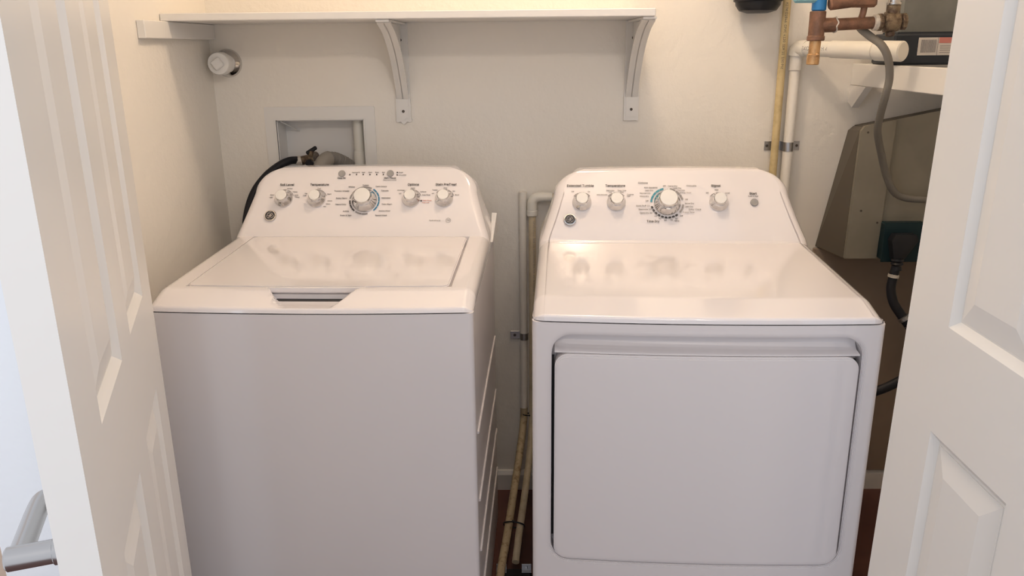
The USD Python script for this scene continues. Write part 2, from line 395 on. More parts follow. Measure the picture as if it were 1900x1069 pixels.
def badge(parent, x, s, R=.0165):
    k = obj('badge', put(lathe([(0, -.002), (R, -.002), (R, .002), (R * .93, .0034), (R * .80, .0036), (R * .78, .0022), (0, .0022)], 40), face_T(x, s)), 'chrome', parent, 'small round silver and black emblem badge')
    obj('badge_face', put(lathe([(0, .0018), (R * .78, .0018), (R * .78, .0026), (0, .0026)], 36), face_T(x, s)), 'badge_dark', k)
    q = R / 16.5
    def curl(pts, r=.8): return tube(smooth_path([(a * q, b * q, .0029) for a, b in pts], 5), r * q, 6)
    g = cat(curl([(-1.5, 6.2), (-4.6, 7.4), (-7.2, 4.4), (-6.6, .2), (-3.6, -1.6), (-.8, .6), (.2, 4.2), (-.6, -1.2), (-1.6, -5.2), (-4.8, -6.8), (-6.8, -4.8)]),
            curl([(1.2, -1.0), (4.2, .4), (6.4, 3.0), (5.4, 6.0), (2.8, 5.4), (1.4, 1.6), (1.6, -2.8), (3.6, -6.2), (6.6, -5.6), (7.8, -3.0)]),
            curl([(-9.4, 1.4), (-10.2, -1.6), (-9.2, -4.6)], .6), curl([(9.6, 1.6), (10.2, -1.0), (9.4, -3.6)], .6), curl([(-3, 10.2), (0, 10.8), (3, 10.2)], .6), curl([(-3, -10.2), (0, -10.8), (3, -10.2)], .6))
    obj('monogram', put(g, face_T(x, s)), 'chrome', k)
def button(parent, x, s, r=.0095):
    obj('button', put(lathe([(0, -.002), (r, -.002), (r, .0016), (r * .9, .0024), (r * .7, .0020), (0, .0016)], 28), face_T(x, s)), 'button_grey', parent, 'round grey push button')
def pol(x, s, r, deg): return x + r * math.cos(math.radians(deg)), s + r * math.sin(math.radians(deg))

# ---------------------------------------------------------------- washing machine
W = thing('washing_machine', 'white top-loading washing machine standing left of the dryer', 'washing machine', WOR, WROT)
cab = Manifold.extrude(cs(cabinet_plan()), SEAM - .001 - .025).translate([0, 0, .025])
obj('cabinet', cab, 'enamel', W, smooth=35)
obj('base_frame', box(-HW + .03, HW - .03, .04, DEP - .03, 0, .03), 'gap_dark', W)
obj('seam_gasket', box(-HW + .006, HW - .006, .026, DEP - .004, SEAM - .004, SEAM + .006), 'gap_dark', W)
LX0, LX1, LV0, LV1 = -.287, .290, .088, .520
def smoothstep(a, b, x):
    t = min(max((x - a) / (b - a), 0), 1); return t * t * (3 - 2 * t)
def wsink(x, v, w):
    s = 0.0
    if w < .97 and LX0 < x < LX1 and LV0 < v < LV1 and v < .53: s = .016
    return s
def wpost(x, v, p):
    if v > LV0 or p[2] > .97: return p
    half = .064 + .036 * min(max((v - .018) / .070, 0), 1)
    e = smoothstep(0, .014, half - abs(x + .004))
    floor_ = .9175 + .075 * (LV0 - v)
    return (p[0], p[1], p[2] - e * max(0, p[2] - floor_))
xs = np.unique(np.round(np.concatenate([np.linspace(-.319, .319, 41), np.arange(-.116, .112, .006), [LX0 - .0008, LX0 + .0008, LX1 - .0008, LX1 + .0008]]), 5))
WP2 = WP[:3] + [(LV0 - .0008, .9445 + .0105 * (LV0 - .0728) / .451), (LV0 + .0008, .9445 + .0105 * (LV0 - .0712) / .451), (LV1 - .0018, .95493), (LV1 - .0002, .95496)] + WP[3:]
obj('top_deck', deck(WP2, WRd[:3] + [0, 0, 0, 0] + WRd[3:], xs, wsink, step=.008, post=wpost), 'deck_gloss', W, smooth=32)
# lid
def deck_w(v): return .9445 + .0105 * (v - .072) / .451
lid_poly = rrect(LX1 - LX0 - .0075, LV1 - LV0 - .004, .016, 8, (LX0 + LX1) / 2 - .0022, (LV0 + LV1) / 2)
lm = Manifold.extrude(cs(lid_poly), .013)
lt = Manifold.extrude(cs(lid_poly.buffer(-.0025)), .0156)
lid = tri((lm + lt).refine_to_length(.03))
v = lid.vertices.copy(); v[:, 2] += deck_w(v[:, 1]) - .0148; v[:, 1] += bow_shift(v[:, 0], v[:, 1]); lid.vertices = v
lidp = obj('lid', lid, 'lid_gloss', W, 'flat glossy white lid of the washer', smooth=30)
lip = tri(Manifold.extrude(cs(Polygon([(-.108, .086), (.100, .086), (.106, .094), (-.114, .094)])), .010).refine_to_length(.03))
v = lip.vertices.copy(); v[:, 2] += deck_w(.088) - .0100; v[:, 1] += bow_shift(v[:, 0], v[:, 1]) - .003; lip.vertices = v
obj('lid_lip', lip, 'lid_gloss', lidp)
# embossed ribs on the right side
for zc, hgt, v0, v1 in ((.628, .004, .05, .66), (.46, .004, .05, .66), (.33, .004, .05, .66), (.20, .004, .05, .66)):
    pth = smooth_path([(HW + .0005, v0, zc - .004), (HW + .001, v0 + .05, zc), (HW + .001, (v0 + v1) / 2, zc + .003), (HW + .001, v1 - .05, zc), (HW + .0005, v1, zc - .004)], 6)
    obj('side_rib', tube(pth, .0032, 8), 'enamel', W)
obj('rear_flange', tri(Manifold.hull_points(np.array([(HW - .004, .585, .925), (HW + .004, .585, .925), (HW - .004, .690, .925), (HW + .010, .690, .925), (HW - .004, .688, .985), (HW + .010, .688, .985), (HW - .004, .690, .985)]))), 'white_plastic', W)
# controls
SY = .055
for x, a in ((-.218, -.6), (-.128, .1), (.129, .15), (.218, 2.2)): knob(W, x, SY, .0245, .0155, .026, a)
knob(W, .003, .050, .0340, .0225, .034, 2.4, 'cycle_knob')
dial = []
def arcs(x, s, r0, r1, degs, m, name='dial_marks'):
    obj(name, cat(*[put(ring_arc(r0, r1, math.radians(a), math.radians(b), .0005), face_T(x, s, .0001)) for a, b in degs]), m, W if m_owner is None else m_owner, smooth=False, kind='stuff')
m_owner = W
arcs(.003, .050, .0375, .0415, [(180, 196), (198, 214), (216, 230)], 'print_dark')
arcs(.003, .050, .0375, .0415, [(100, 124), (126, 150), (152, 172), (64, 98), (236, 262), (264, 286)], 'print_grey')
arcs(.003, .050, .0375, .0415, [(-48, -28), (-26, -6), (-4, 16), (18, 36), (38, 56)], 'print_blue')
for x in (-.218, -.128, .129, .218): arcs(x, SY, .0262, .0280, [(20, 42), (46, 68), (72, 100), (104, 140)], 'print_grey')
button(W, -.065, .1305); button(W, .068, .1305)
obj('indicator_lights', cat(*[put(lathe([(0, -.001), (.0018, -.001), (.0018, .0008), (0, .0010)], 10), face_T(-.043 + .0184 * i, .1275)) for i in range(6)] + [put(lathe([(0, -.001), (.0018, -.001), (.0018, .0008), (0, .0010)], 10), face_T(.087, .1335 - .0075 * i)) for i in range(2)] + [put(lathe([(0, -.001), (.0022, -.001), (.0022, .0008), (0, .0010)], 10), face_T(.1565, .049))]), 'print_dark', W, kind='stuff')
big, sm = .0062, .0036
words(W, [('Soil Level', -.213, .0945, big, True, 'c'), ('Temperature', -.124, .0945, big, True, 'c'), ('Options', .133, .0940, big, True, 'c'), ('Stain PreTreat', .222, .0940, big, True, 'c')], 'control_title', kind=None)
L = [('Deep Fill', -.065, .1150, .0040, True, 'c'), ('Start / Pause', .068, .1150, .0040, True, 'c'), ('Hold 3 sec to Cancel', .068, .1095, .0027, False, 'c'),
     ('Sensing/Fill', -.0265, .1325, .0029, False, 'c'), ('Soak', -.006, .1325, .0029, False, 'c'), ('Wash', .0125, .1325, .0029, False, 'c'), ('Rinse', .031, .1325, .0029, False, 'c'), ('Spin', .049, .1325, .0029, False, 'c'),
     ('Power', .091, .1320, .0030, False, 'l'), ('Lid Locked', .091, .1245, .0030, False, 'l')]
for t, r, d, al in (('Colors', .0455, 90, 'c'), ('Whites', .050, 126, 'r'), ('Towels / Sheets', .052, 147, 'r'), ('Bulky Items', .048, 172, 'r'), ('Heavy Duty', .050, 193, 'r'), ('Active', .051, 218, 'r'), ('Drain & Spin', .054, 234, 'r'),
                    ('Dark Colors', .050, 56, 'l'), ('Casuals', .052, 34, 'l'), ('Delicates', .047, 9, 'l'), ('Cold Wash', .049, -13, 'l'), ('Active Wear', .051, -37, 'l'), ('Speed Wash', .054, -54, 'l')):
    x, s = pol(.003, .048, r, d); L.append((t, x, s, .0040, False, al))
L.append(('Normal', .003, .0890, .0028, False, 'c'))
for x0, lst in ((-.218, (('Extra', 158, 'r'), ('Light', 172, 'r'), ('Normal', 78, 'l'), ('Heavy', 42, 'l'), ('Extra', 20, 'l'), ('Heavy', 9, 'l'))), (-.128, (('Tap', 150, 'r'), ('Cold', 162, 'r'), ('Cool', 82, 'c'), ('Warm', 26, 'l'), ('Colors', -12, 'l'), ('Warm', -30, 'l'), ('Hot', -48, 'l'))),
                (.129, (('Off', 152, 'r'), ('2nd Rinse', 128, 'r'), ('Fabric', 84, 'c'), ('Softener', 40, 'l'), ('Deep Rinse', 20, 'l'))), (.218, (('Off', 152, 'r'), ('Tomato', 126, 'r'), ('Wine', 86, 'c'), ('Dirt', 44, 'l'), ('Blood', 20, 'l')))):
    for t, d, al in lst:
        x, s = pol(x0, SY - .001, .031, d); L.append((t, x, s, .0031, False, al))
words(W, L, 'cycle_labels')
words(W, [('Deep Rinse', .1600, .0480, .0034, False, 'l'), ('Hold 3 sec', .1600, .0420, .0028, False, 'l')], 'red_note', 'print_red')
words(W, [('HydroWave', .196, -.0105, .0040, False, 'c'), ('he', .232, -.010, .0050, False, 'c')], 'corner_mark', 'print_grey')
obj('corner_ring', put(ring_arc(.0060, .0067, 0, 2 * PI - .01, .0004, 30), face_T(.232, -.0085, .0001)), 'print_grey', W)
badge(W, -.249, .005)

# ---------------------------------------------------------------- dryer
D = thing('clothes_dryer', 'white front-loading clothes dryer standing right of the washer', 'dryer', DOR, DROT)
RX, RZ0, RZ1, PD = .304, .372, .886, .038
cab = Manifold.extrude(cs(rrect(2 * HW, DEP - .0, .012, 5, 0, DEP / 2)), SEAM - .001 - .025).translate([0, 0, .025])
def front_prism(poly, y0, y1):
    m = Manifold.extrude(cs(poly), y1 - y0)
    return m.transform(np.array([[1, 0, 0, 0], [0, 0, -1, y1], [0, 1, 0, 0]], float))
rp = rrect(2 * RX, RZ1 - RZ0, .040, 10, 0, (RZ0 + RZ1) / 2)
cut = front_prism(rp, -.02, PD)
soft = None
for e, dd in ((.010, .0012), (.0075, .0028), (.005, .005), (.0025, .0085)):                 # rolled rim of the recess, only along the top
    pass
rim = Manifold()
for e, y in ((.008, .0006), (.006, .0015), (.004, .003), (.002, .0055)):
    rim += front_prism(rrect(2 * RX + 2 * e, RZ1 - RZ0 + 2 * e, .040 + e, 10, 0, (RZ0 + RZ1) / 2), -.02, y)
cabm = (cab - cut - rim).refine_to_length(.05)
obj('cabinet', warp_bow(cabm), 'enamel', D, smooth=25)
obj('base_frame', box(-HW + .03, HW - .03, .04, DEP - .03, 0, .03), 'gap_dark', D)
obj('seam_gasket', box(-HW + .006, HW - .006, .026, DEP - .004, SEAM - .004, SEAM + .006), 'gap_dark', D)
# sloping grip floor above the door (one curved strip within the recess)
gp = []
prof = [(PD + .0002, .8485), (.0015, .8485), (.0015, .8500), (.0040, .8515), (.0220, .8535), (.0300, .8570), (.0345, .8640), (PD - .0015, .8760), (PD + .0002, .8850)]
grip = prism([(z, y) for y, z in prof], 2 * (RX - .006))
gm = put(grip, frame((-(RX - .006), 0, 0), (0, 0, 1), (0, 1, 0), (1, 0, 0)))
gm = trimesh.Trimesh(gm.vertices, gm.faces[:, ::-1], process=False)
# door slab
dp = rrect(2 * .2975, .8475 - .3765, .028, 10, 0, (.8475 + .3765) / 2)
dm = front_prism(dp, -.0020, PD - .001) + front_prism(dp.buffer(-.003), -.0042, .004) + front_prism(dp.buffer(-.0062), -.0050, .004)
door_ = obj('door', warp_bow(dm.refine_to_length(.05)), 'enamel', D, 'wide flat dryer door with rounded corners', smooth=25)
pockets = obj('grip_recess', warp_bow(Manifold(m3.Mesh(np.asarray(gm.vertices, np.float32), np.asarray(gm.faces, np.uint32))).refine_to_length(.04)), 'enamel', D)
obj('door_gap', warp_bow(cat(box(-RX + .001, -.2985, PD - .004, PD - .0005, .41, .83, .0004), box(.2985, RX - .001, PD - .004, PD - .0005, .41, .83, .0004), box(-.27, .27, PD - .006, PD - .0005, RZ0 + .0006, .3755, .0004))), 'gap_dark', D, smooth=False)
xs = np.unique(np.round(np.linspace(-.319, .319, 41), 5))
SL = [( .5135, .95178), (.5150, .95182), (.5185, .95190), (.5200, .95193)]
def dsink(x, v, w):
    if w < .957 and .5142 < v < .5194 and abs(x) < .30: return .0022 + .0026 * max(0, 1 - (abs(x + .06) / .20) ** 2)
    return 0.0
obj('top_deck', deck(DP[:3] + SL + [(.526, .9560)] + DP[4:], DRd[:3] + [0, 0, 0, 0] + [.004] + DRd[4:], xs, dsink, r=.028, step=.010), 'deck_gloss', D, smooth=32)
for x, a in ((-.232, -.3), (-.143, .5), (.120, .9)): knob(D, x, .054, .0245, .0160, .026, a)
knob(D, -.012, .052, .0345, .0230, .034, .0, 'cycle_knob')
button(D, .210, .054, .0100)
m_owner = D
arcs(-.012, .052, .0385, .0435, [(193 + 13.2 * i, 193 + 13.2 * i + 9.5) for i in range(9)], 'print_dark')
arcs(-.012, .052, .0385, .0435, [(102, 116), (118, 132), (134, 148), (150, 164), (166, 176)], 'print_teal')
arcs(-.012, .052, .0385, .0430, [(58, 78), (36, 56), (14, 34), (-40, -24), (-22, -6)], 'print_grey')
for x in (-.232, -.143, .120): arcs(x, .054, .0262, .0280, [(40, 70), (75, 105), (110, 140)], 'print_grey')
words(D, [('Extended Tumble', -.236, .0985, big, True, 'c'), ('Temperature', -.145, .0985, big, True, 'c'), ('Signal', .115, .0985, big, True, 'c'), ('Start', .2085, .0760, big, True, 'c')], 'control_title', kind=None)
L = [('Off', -.256, .0825, .0035, False, 'c'), ('On', -.214, .0825, .0035, False, 'c'), ('Press to Start', .2085, .0700, .0030, False, 'c'),
     ('Ultra Delicate', -.1660, .0740, .0032, False, 'r'), ('Delicates', -.158, .0860, .0034, False, 'c'), ('Low', -.158, .0815, .0030, False, 'c'), ('Easy Care', -.128, .0860, .0034, False, 'c'), ('Med', -.128, .0815, .0030, False, 'c'), ('Cottons', -.1150, .0745, .0034, False, 'l'), ('High', -.1150, .0700, .0030, False, 'l'),
     ('Off', .095, .0790, .0034, False, 'r'), ('Med', .116, .0880, .0034, False, 'c'), ('Loud', .138, .0790, .0034, False, 'l'),
     ('Cottons', -.073, .1070, .0050, False, 'c'), ('Time Dry', -.050, -.0020, .0056, True, 'c')]
cx, cs = -.012, .052
for t, x, y, al in (('Off', -6, 46.5, 'c'), ('Anti-Bacterial', -24, 42, 'r'), ('Less Dry', -35, 34, 'r'), ('Normal Dry', -42, 26, 'r'), ('More Dry', -47, 17, 'r'), ('Off', -48, 4, 'r'), ('Quick Fluff 10', -46, -10, 'r'), ('Dewrinkle 20', -42, -20, 'r'), ('Damp Dry 30', -39, -30, 'r'),
                    ('40', -31, -39, 'c'), ('50', -20, -46, 'c'), ('60', -6, -50, 'c'), ('70', 9, -49.5, 'c'), ('80', 22, -46, 'c'), ('Mins', 23, -52, 'c'), ('Off', 35, -38, 'c'),
                    ('Damp Dry', 4, 46.5, 'l'), ('Less Dry', 17, 40.5, 'l'), ('Off', 46, 8, 'l'), ('More Dry', 46, -3, 'l'), ('Less Dry', 45, -12, 'l')):
    L.append((t, cx + x * .001, cs + y * .001, .0038, False, al))
words(D, L, 'cycle_labels')
words(D, [('Casuals', cx + .064, cs + .047, .0050, False, 'c'), ('Delicate', cx + .028, cs + .0345, .0036, False, 'l'), ('Energy Saver', cx + .034, cs + .0280, .0034, False, 'l'), ('Easy Care', cx + .070, cs - .0200, .0048, False, 'c'), ('Energy Saver', cx + .040, cs - .0275, .0034, False, 'l')], 'grey_labels', 'print_grey')
badge(D, -.263, .004)

# ================================================================ wall shelf with brackets
S = thing('wall_shelf', 'long white painted shelf board on two brackets above the washer', 'shelf', (-0.28, -0.01, 1.50))
def sh(m): return put(m, trimesh.transformations.translation_matrix([.28, .01, -1.50]))
obj('shelf_board', sh(box(-.899, .333, -.316, -.001, 1.503, 1.5215, .0018)), 'trim_paint', S)
obj('cleat', sh(box(-.8995, -.880, -.448, -.001, 1.461, 1.5025, .0015)), 'trim_paint', S, 'short white strip on the left wall under the shelf end')
def bracket(xc, ornate):
    leg = box(xc - .0215, xc + .0215, -.0065, -.0005, 1.285, 1.5025, .0012)
    if ornate:
        pts = [(-.0215, .072), (-.0215, .016), (-.024, .010), (-.019, .004), (-.010, .006), (0, -.003), (.010, .006), (.019, .004), (.024, .010), (.0215, .016), (.0215, .072)]
    else:
        pts = [(-.0215, .072), (-.0215, .004), (.0215, .004), (.0215, .072)]
    foot = put(prism(pts, .0075), frame((xc, -.0005, 1.219), (1, 0, 0), (0, 0, 1), (0, -1, 0)))
    ridge = put(prism([(a * .72, .012 + b * .80) for a, b in pts], .0095), frame((xc, -.0005, 1.219), (1, 0, 0), (0, 0, 1), (0, -1, 0)))
    arm = box(xc - .017, xc + .017, -.305, -.0065, 1.4965, 1.5027, .001)
    curve = smooth_path([(-.285, 1.494), (-.20, 1.468), (-.11, 1.415), (-.045, 1.345), (-.0085, 1.290)], 6)
    sec = np.vstack([curve, curve[::-1] + np.array([.003, .006])])
    brace = put(prism(sec, .035), frame((xc - .0175, 0, 0), (0, 1, 0), (0, 0, 1), (1, 0, 0)))
    web = put(prism(np.vstack([curve, [(-.006, 1.497)]]), .003), frame((xc - .0015, 0, 0), (0, 1, 0), (0, 0, 1), (1, 0, 0)))
    b = obj('bracket', sh(cat(leg, foot, ridge, arm, brace, web)), 'trim_paint', S, 'ornate-footed metal shelf bracket near the middle' if ornate else 'plain-footed metal shelf bracket at the right end', smooth=30)
    for z in (1.455, 1.255):
        o = np.array([xc, -.0072 if z > 1.3 else -.0102, z])
        obj('screw', sh(put(lathe([(0, -.001), (.0042, -.001), (.0042, .0008), (.002, .0016), (0, .0016)], 12), axis_frame(o, (0, -1, 0)))), 'screw_dark', b)
bracket(-.347, True); bracket(.3205, False)

# ================================================================ capped pipe in the corner
P = thing('capped_pipe', 'white capped pipe stub in a chrome flange high in the left corner', 'pipe', (-0.851, 0, 1.396))
ax = np.array([0, -1.0, 0])
obj('flange', put(lathe([(0, 0), (.040, 0), (.040, .004), (.036, .011), (.028, .017), (.0265, .020), (0, .020)], 40), axis_frame((0, 0, 0), ax)), 'chrome', P, 'shiny chrome wall flange')
obj('pipe_stub', put(lathe([(0, .0), (.0255, .0), (.0255, .070), (0, .070)], 32), axis_frame((0, 0, 0), ax)), 'bright_plastic', P)
cp = obj('pipe_cap', put(lathe([(0, .050), (.0300, .050), (.0315, .053), (.0315, .078), (.029, .082), (.020, .083), (0, .083)], 36), axis_frame((0, 0, 0), ax)), 'bright_plastic', P)
obj('square_plug', put(box(-.014, .014, -.014, .014, .080, .096, .003), axis_frame((0, 0, 0), ax) @ trimesh.transformations.rotation_matrix(.6, [0, 0, 1])), 'bright_plastic', cp)

# ================================================================ recessed supply box, hoses
B = thing('supply_box', 'white recessed washer supply box in the back wall above the washer', 'supply box', (-0.597, 0, 1.12))
o_ = np.array([-.597, 0, 1.12])
x0, x1, z0, z1 = LB['x0'], LB['x1'], LB['z0'], LB['z1']
tb = lambda m: put(m, trimesh.transformations.translation_matrix(-o_))
fr = Polygon([(x0 - .033, z0 - .03), (x1 + .033, z0 - .03), (x1 + .033, z1 + .038), (x0 - .033, z1 + .038)]).buffer(-.004).buffer(.004).difference(Polygon([(x0, z0), (x1, z0), (x1, z1), (x0, z1)]))
frm = put(prism(fr, .004), frame((0, 0, 0), (1, 0, 0), (0, 0, 1), (0, -1, 0)))
fr2 = Polygon([(x0 - .004, z0 - .004), (x1 + .004, z0 - .004), (x1 + .004, z1 + .004), (x0 - .004, z1 + .004)]).difference(Polygon([(x0, z0), (x1, z0), (x1, z1), (x0, z1)]))
obj('face_frame', tb(cat(frm, put(prism(fr2, .0065), frame((0, 0, 0), (1, 0, 0), (0, 0, 1), (0, -1, 0))))), 'trim_paint', B, smooth=False)
t = .003; dp_ = .085
obj('box_liner', tb(cat(box(x0, x1, dp_ - t, dp_, z0, z1, 0), box(x0 - .0015, x0 + t, 0, dp_, z0, z1, 0), box(x1 - t, x1 + .0015, 0, dp_, z0, z1, 0), box(x0, x1, 0, dp_, z0 - .0015, z0 + t, 0), box(x0, x1, 0, dp_, z1 - t, z1 + .0015, 0))), 'white_plastic', B, smooth=False)
obj('standpipe', tb(cat(cyl((-.494, .045, z0 + .003), (-.494, .045, z1 - .003), .0155, 24), put(lathe([(.0155, .085), (.0185, .080), (.0225, 0), (.0205, 0), (.0165, .080)], 24), trimesh.transformations.translation_matrix([-.494, .045, z0 + .006])))), 'pvc_white', B, 'white drain standpipe in the right of the box')
obj('corner_rib', tb(tube([(x0 + .012, .004, z1 - .005), (x0 + .045, .080, z1 - .040)], .0018, 8)), 'bright_plastic', B)
V = thing('supply_valve', 'dirty brass hose valve with dark handle inside the supply box', 'valve', (-0.645, 0.03, 1.112))
ov = np.array([-.645, .03, 1.112]); tv = lambda m: put(m, trimesh.transformations.translation_matrix(-ov))
obj('valve_body', tv(cat(cyl((-.640, .080, 1.118), (-.640, -.002, 1.112), .0125, 20, .002), cyl((-.668, .012, 1.110), (-.636, .012, 1.116), .0135, 20, .003), cyl((-.640, .012, 1.115), (-.632, .010, 1.140), .008, 16, .001))), 'brass_dirty', V)
obj('valve_handle', tv(put(box(-.018, .018, -.006, .006, 0, .012, .003), frame((-.629, .010, 1.136), (.85, .1, .5), (-.1, 1, 0), (-.5, 0, .85)))), 'black_plastic', V)
obj('union_nut', tv(put(lathe([(0, 0), (.0150, 0), (.0162, .003), (.0162, .014), (.0145, .017), (0, .017)], 8), axis_frame((-.664, .010, 1.1105), (-1, -.2, -.18)))), 'solder', V)
hp_ = smooth_path([(-.678, .006, 1.113), (-.694, -.020, 1.114), (-.720, -.045, 1.102), (-.752, -.075, 1.075), (-.783, -.100, 1.030), (-.802, -.122, .965), (-.806, -.128, .90), (-.803, -.125, .78), (-.79, -.110, .62)], 8)
obj('supply_hose', tube(hp_, .0115, 16), 'rubber_black', None, 'black rubber hose curving down behind the left of the washer', 'hose')
hp_ = smooth_path([(-.640, -.006, 1.108), (-.628, -.022, 1.094), (-.655, -.045, 1.060), (-.66, -.07, .99), (-.66, -.08, .86)], 8)
obj('supply_hose', tube(hp_, .0110, 16), 'rubber_black', None, 'short black rubber hose beside the grey drain hose behind the washer', 'hose')
hp_ = smooth_path([(-.600, -.075, .86), (-.598, -.070, 1.02), (-.592, -.050, 1.098), (-.572, -.022, 1.121), (-.545, .014, 1.108), (-.520, .036, 1.085), (-.505, .044, 1.062)], 16)
s_ = np.cumsum(np.r_[0, np.linalg.norm(np.diff(hp_, axis=0), axis=1)])
ss = np.linspace(0, s_[-1], 260); hp_ = np.column_stack([np.interp(ss, s_, hp_[:, k]) for k in range(3)])
rr = np.where(ss < .285, .0225, .0165 + .0035 * np.cos(ss / .0072 * 2 * PI)); rr = np.where(ss > .38, np.minimum(rr, .0130), rr)
obj('drain_hose', tube(hp_, rr, 20), 'hose_grey', None, 'grey ribbed drain hose bent into the supply box', 'hose')

# ================================================================ pipes on the back wall, upper right
YX = .7425
Y1 = thing('yellow_pipe', 'thin yellowish vertical pipe on the back wall right of the shelf', 'pipe', (YX, -.028, .30))
def at(m, o): return put(m, trimesh.transformations.translation_matrix(-np.array(o, float)))
oY = (YX, -.028, .30)
obj('pipe', at(cyl((YX, -.030, .30), (YX, -.030, 2.44), .0110, 20), oY), 'cpvc_yellow', Y1)
pt = text('ASTM D2846  CPVC 4120  SDR 11  100 PSI', .0062, .0003, False, 'l')
def wrap_text(m, x0, y0, z0, R, zdir=-1, a0=-PI / 2):
    v = m.vertices.copy(); ang = a0 + v[:, 1] / R
    out = np.column_stack([x0 + (R + v[:, 2] + .0001) * np.cos(ang), y0 + (R + v[:, 2] + .0001) * np.sin(ang), z0 + zdir * v[:, 0]])
    return trimesh.Trimesh(out, m.faces, process=False)
obj('pipe_print', at(wrap_text(pt, YX, -.030, 1.545, .0110, -1, -PI / 2 - .5), oY), 'print_dark', Y1, smooth=False, kind='stuff')
WX = .7825
W1 = thing('white_pipe', 'cream painted vertical pipe on the back wall beside the thin yellow pipe', 'pipe', (WX, -.024, .40))
obj('pipe', at(cyl((WX, -.024, .40), (WX, -.024, 1.40), .0145, 24), (WX, -.024, .40)), 'wall_paint', W1)
obj('pipe_coupling', at(cyl((WX, -.024, 1.36), (WX, -.024, 1.405), .0175, 24, .002), (WX, -.024, .40)), 'wall_paint', W1)
st = []
A = np.linspace(PI, 2 * PI, 13)
arc = [(WX + .0160 * math.cos(a), -.024 + .0160 * math.sin(a)) for a in A]; arc2 = [(WX + .0146 * math.cos(a), -.024 + .0146 * math.sin(a)) for a in A]
outer = [(WX - .063, -.0005), (WX - .063, -.003), (WX - .017, -.003)] + arc + [(WX + .017, -.003), (WX + .040, -.003), (WX + .040, -.0005)] + [(WX + .0150, -.0005)] + arc2[::-1] + [(WX - .0150, -.0005)]
C1 = thing('pipe_strap', 'galvanized pipe strap holding the upper right pipes to the wall', 'pipe strap', (WX, 0, 1.145))
obj('strap', at(put(prism(outer, .026), frame((0, 0, 1.132), (1, 0, 0), (0, 1, 0), (0, 0, 1))), (WX, 0, 1.145)), 'zinc', C1)
for dx in (-.056, .032): obj('screw', at(put(lathe([(0, -.001), (.004, -.001), (.004, .001), (0, .002)], 12), axis_frame((WX + dx, -.003, 1.145), (0, -1, 0))), (WX, 0, 1.145)), 'screw_dark', C1)

# black housing at the top edge
hb = [(0, 0), (.030, 0), (.050, .006), (.060, .020), (.063, .045), (.063, .12), (0, .12)]
K = thing('black_housing', 'rounded black plastic housing on the wall at the top edge', 'housing', (.652, -.065, 1.524))
obj('housing_body', put(lathe(hb, 20), trimesh.transformations.translation_matrix([0, 0, -.008])), 'black_plastic', K, smooth=30)
obj('housing_band', put(lathe([(.0600, .028), (.0660, .031), (.0660, .045), (.0625, .048)], 20), trimesh.transformations.translation_matrix([0, 0, -.008])), 'rubber_black', K)
obj('wall_mount', box(-.03, .03, .04, .0645, .0, .10, .004), 'black_plastic', K)

# ================================================================ side shelf on the right
Q = thing('side_shelf', 'white painted open-frame shelf along the right wall above the dark cupboard', 'shelf', (1.1, -.4, 1.35))
oq = (1.1, -.4, 1.35)
obj('front_rail', at(box(.955, .976, -.85, -.001, 1.318, 1.378, .002), oq), 'trim_paint', Q)
obj('wall_rail', at(box(1.228, 1.2495, -.85, -.001, 1.318, 1.378, .002), oq), 'trim_paint', Q)
for yc in (-.060, -.185, -.50, -.80): obj('cross_bar', at(box(.9755, 1.2285, yc - .014, yc + .014, 1.350, 1.378, .001), oq), 'trim_paint', Q)
obj('support_cleat', at(put(prism([(0, 0), (-.112, 0), (-.030, -.062), (0, -.048)], .020), frame((.953, -.001, 1.3175), (0, 1, 0), (0, 0, 1), (1, 0, 0))), oq), 'trim_paint', Q, smooth=False)

# grey cabinet (equipment casing) and black pump on the shelf
G = thing('grey_casing', 'tall grey metal equipment casing standing on the side shelf', 'equipment casing', (1.13, -.06, 1.378))
og = (1.13, -.06, 1.378)
obj('casing_body', at(box(1.030, 1.235, -.105, -.012, 1.378, 2.10, .006), og), 'tank_grey', G)
obj('base_rail', at(box(1.026, 1.239, -.109, -.010, 1.4465, 1.462, .002), og), 'navy_plastic', G)
BX = thing('black_pump_box', 'black plastic pump box with a barcode label on the side shelf', 'pump', (1.07, -.18, 1.378))
ob = (1.07, -.18, 1.378)
obj('box_body', at(box(.958, 1.185, -.245, -.115, 1.3785, 1.456, .005), ob), 'navy_plastic', BX)
lab = obj('label', at(box(1.020, 1.140, -.2462, -.2448, 1.402, 1.446, .0002), ob), 'paper', BX, 'white barcode label with a red stripe')
bars = []; xx = 1.027; r_ = random.Random(3)
while xx < 1.064:
    w_ = r_.choice([.0006, .0010, .0016]); bars.append(box(xx, xx + w_, -.2468, -.2460, 1.409, 1.441, 0)); xx += w_ + r_.choice([.0008, .0012])
obj('barcode', at(cat(*bars), ob), 'print_grey', lab, smooth=False, kind='stuff')
obj('label_divider', at(box(1.0690, 1.0702, -.2468, -.2460, 1.402, 1.446, 0), ob), 'print_grey', lab, smooth=False)
obj('red_stripe', at(box(1.072, 1.140, -.2468, -.2460, 1.432, 1.446, 0), ob), 'print_red', lab, smooth=False)
obj('text_lines', at(cat(*[box(1.076, 1.115 + .015 * (k % 2), -.2468, -.2460, 1.408 + .0055 * k, 1.4095 + .0055 * k, 0) for k in range(4)]), ob), 'print_grey', lab, smooth=False, kind='stuff')

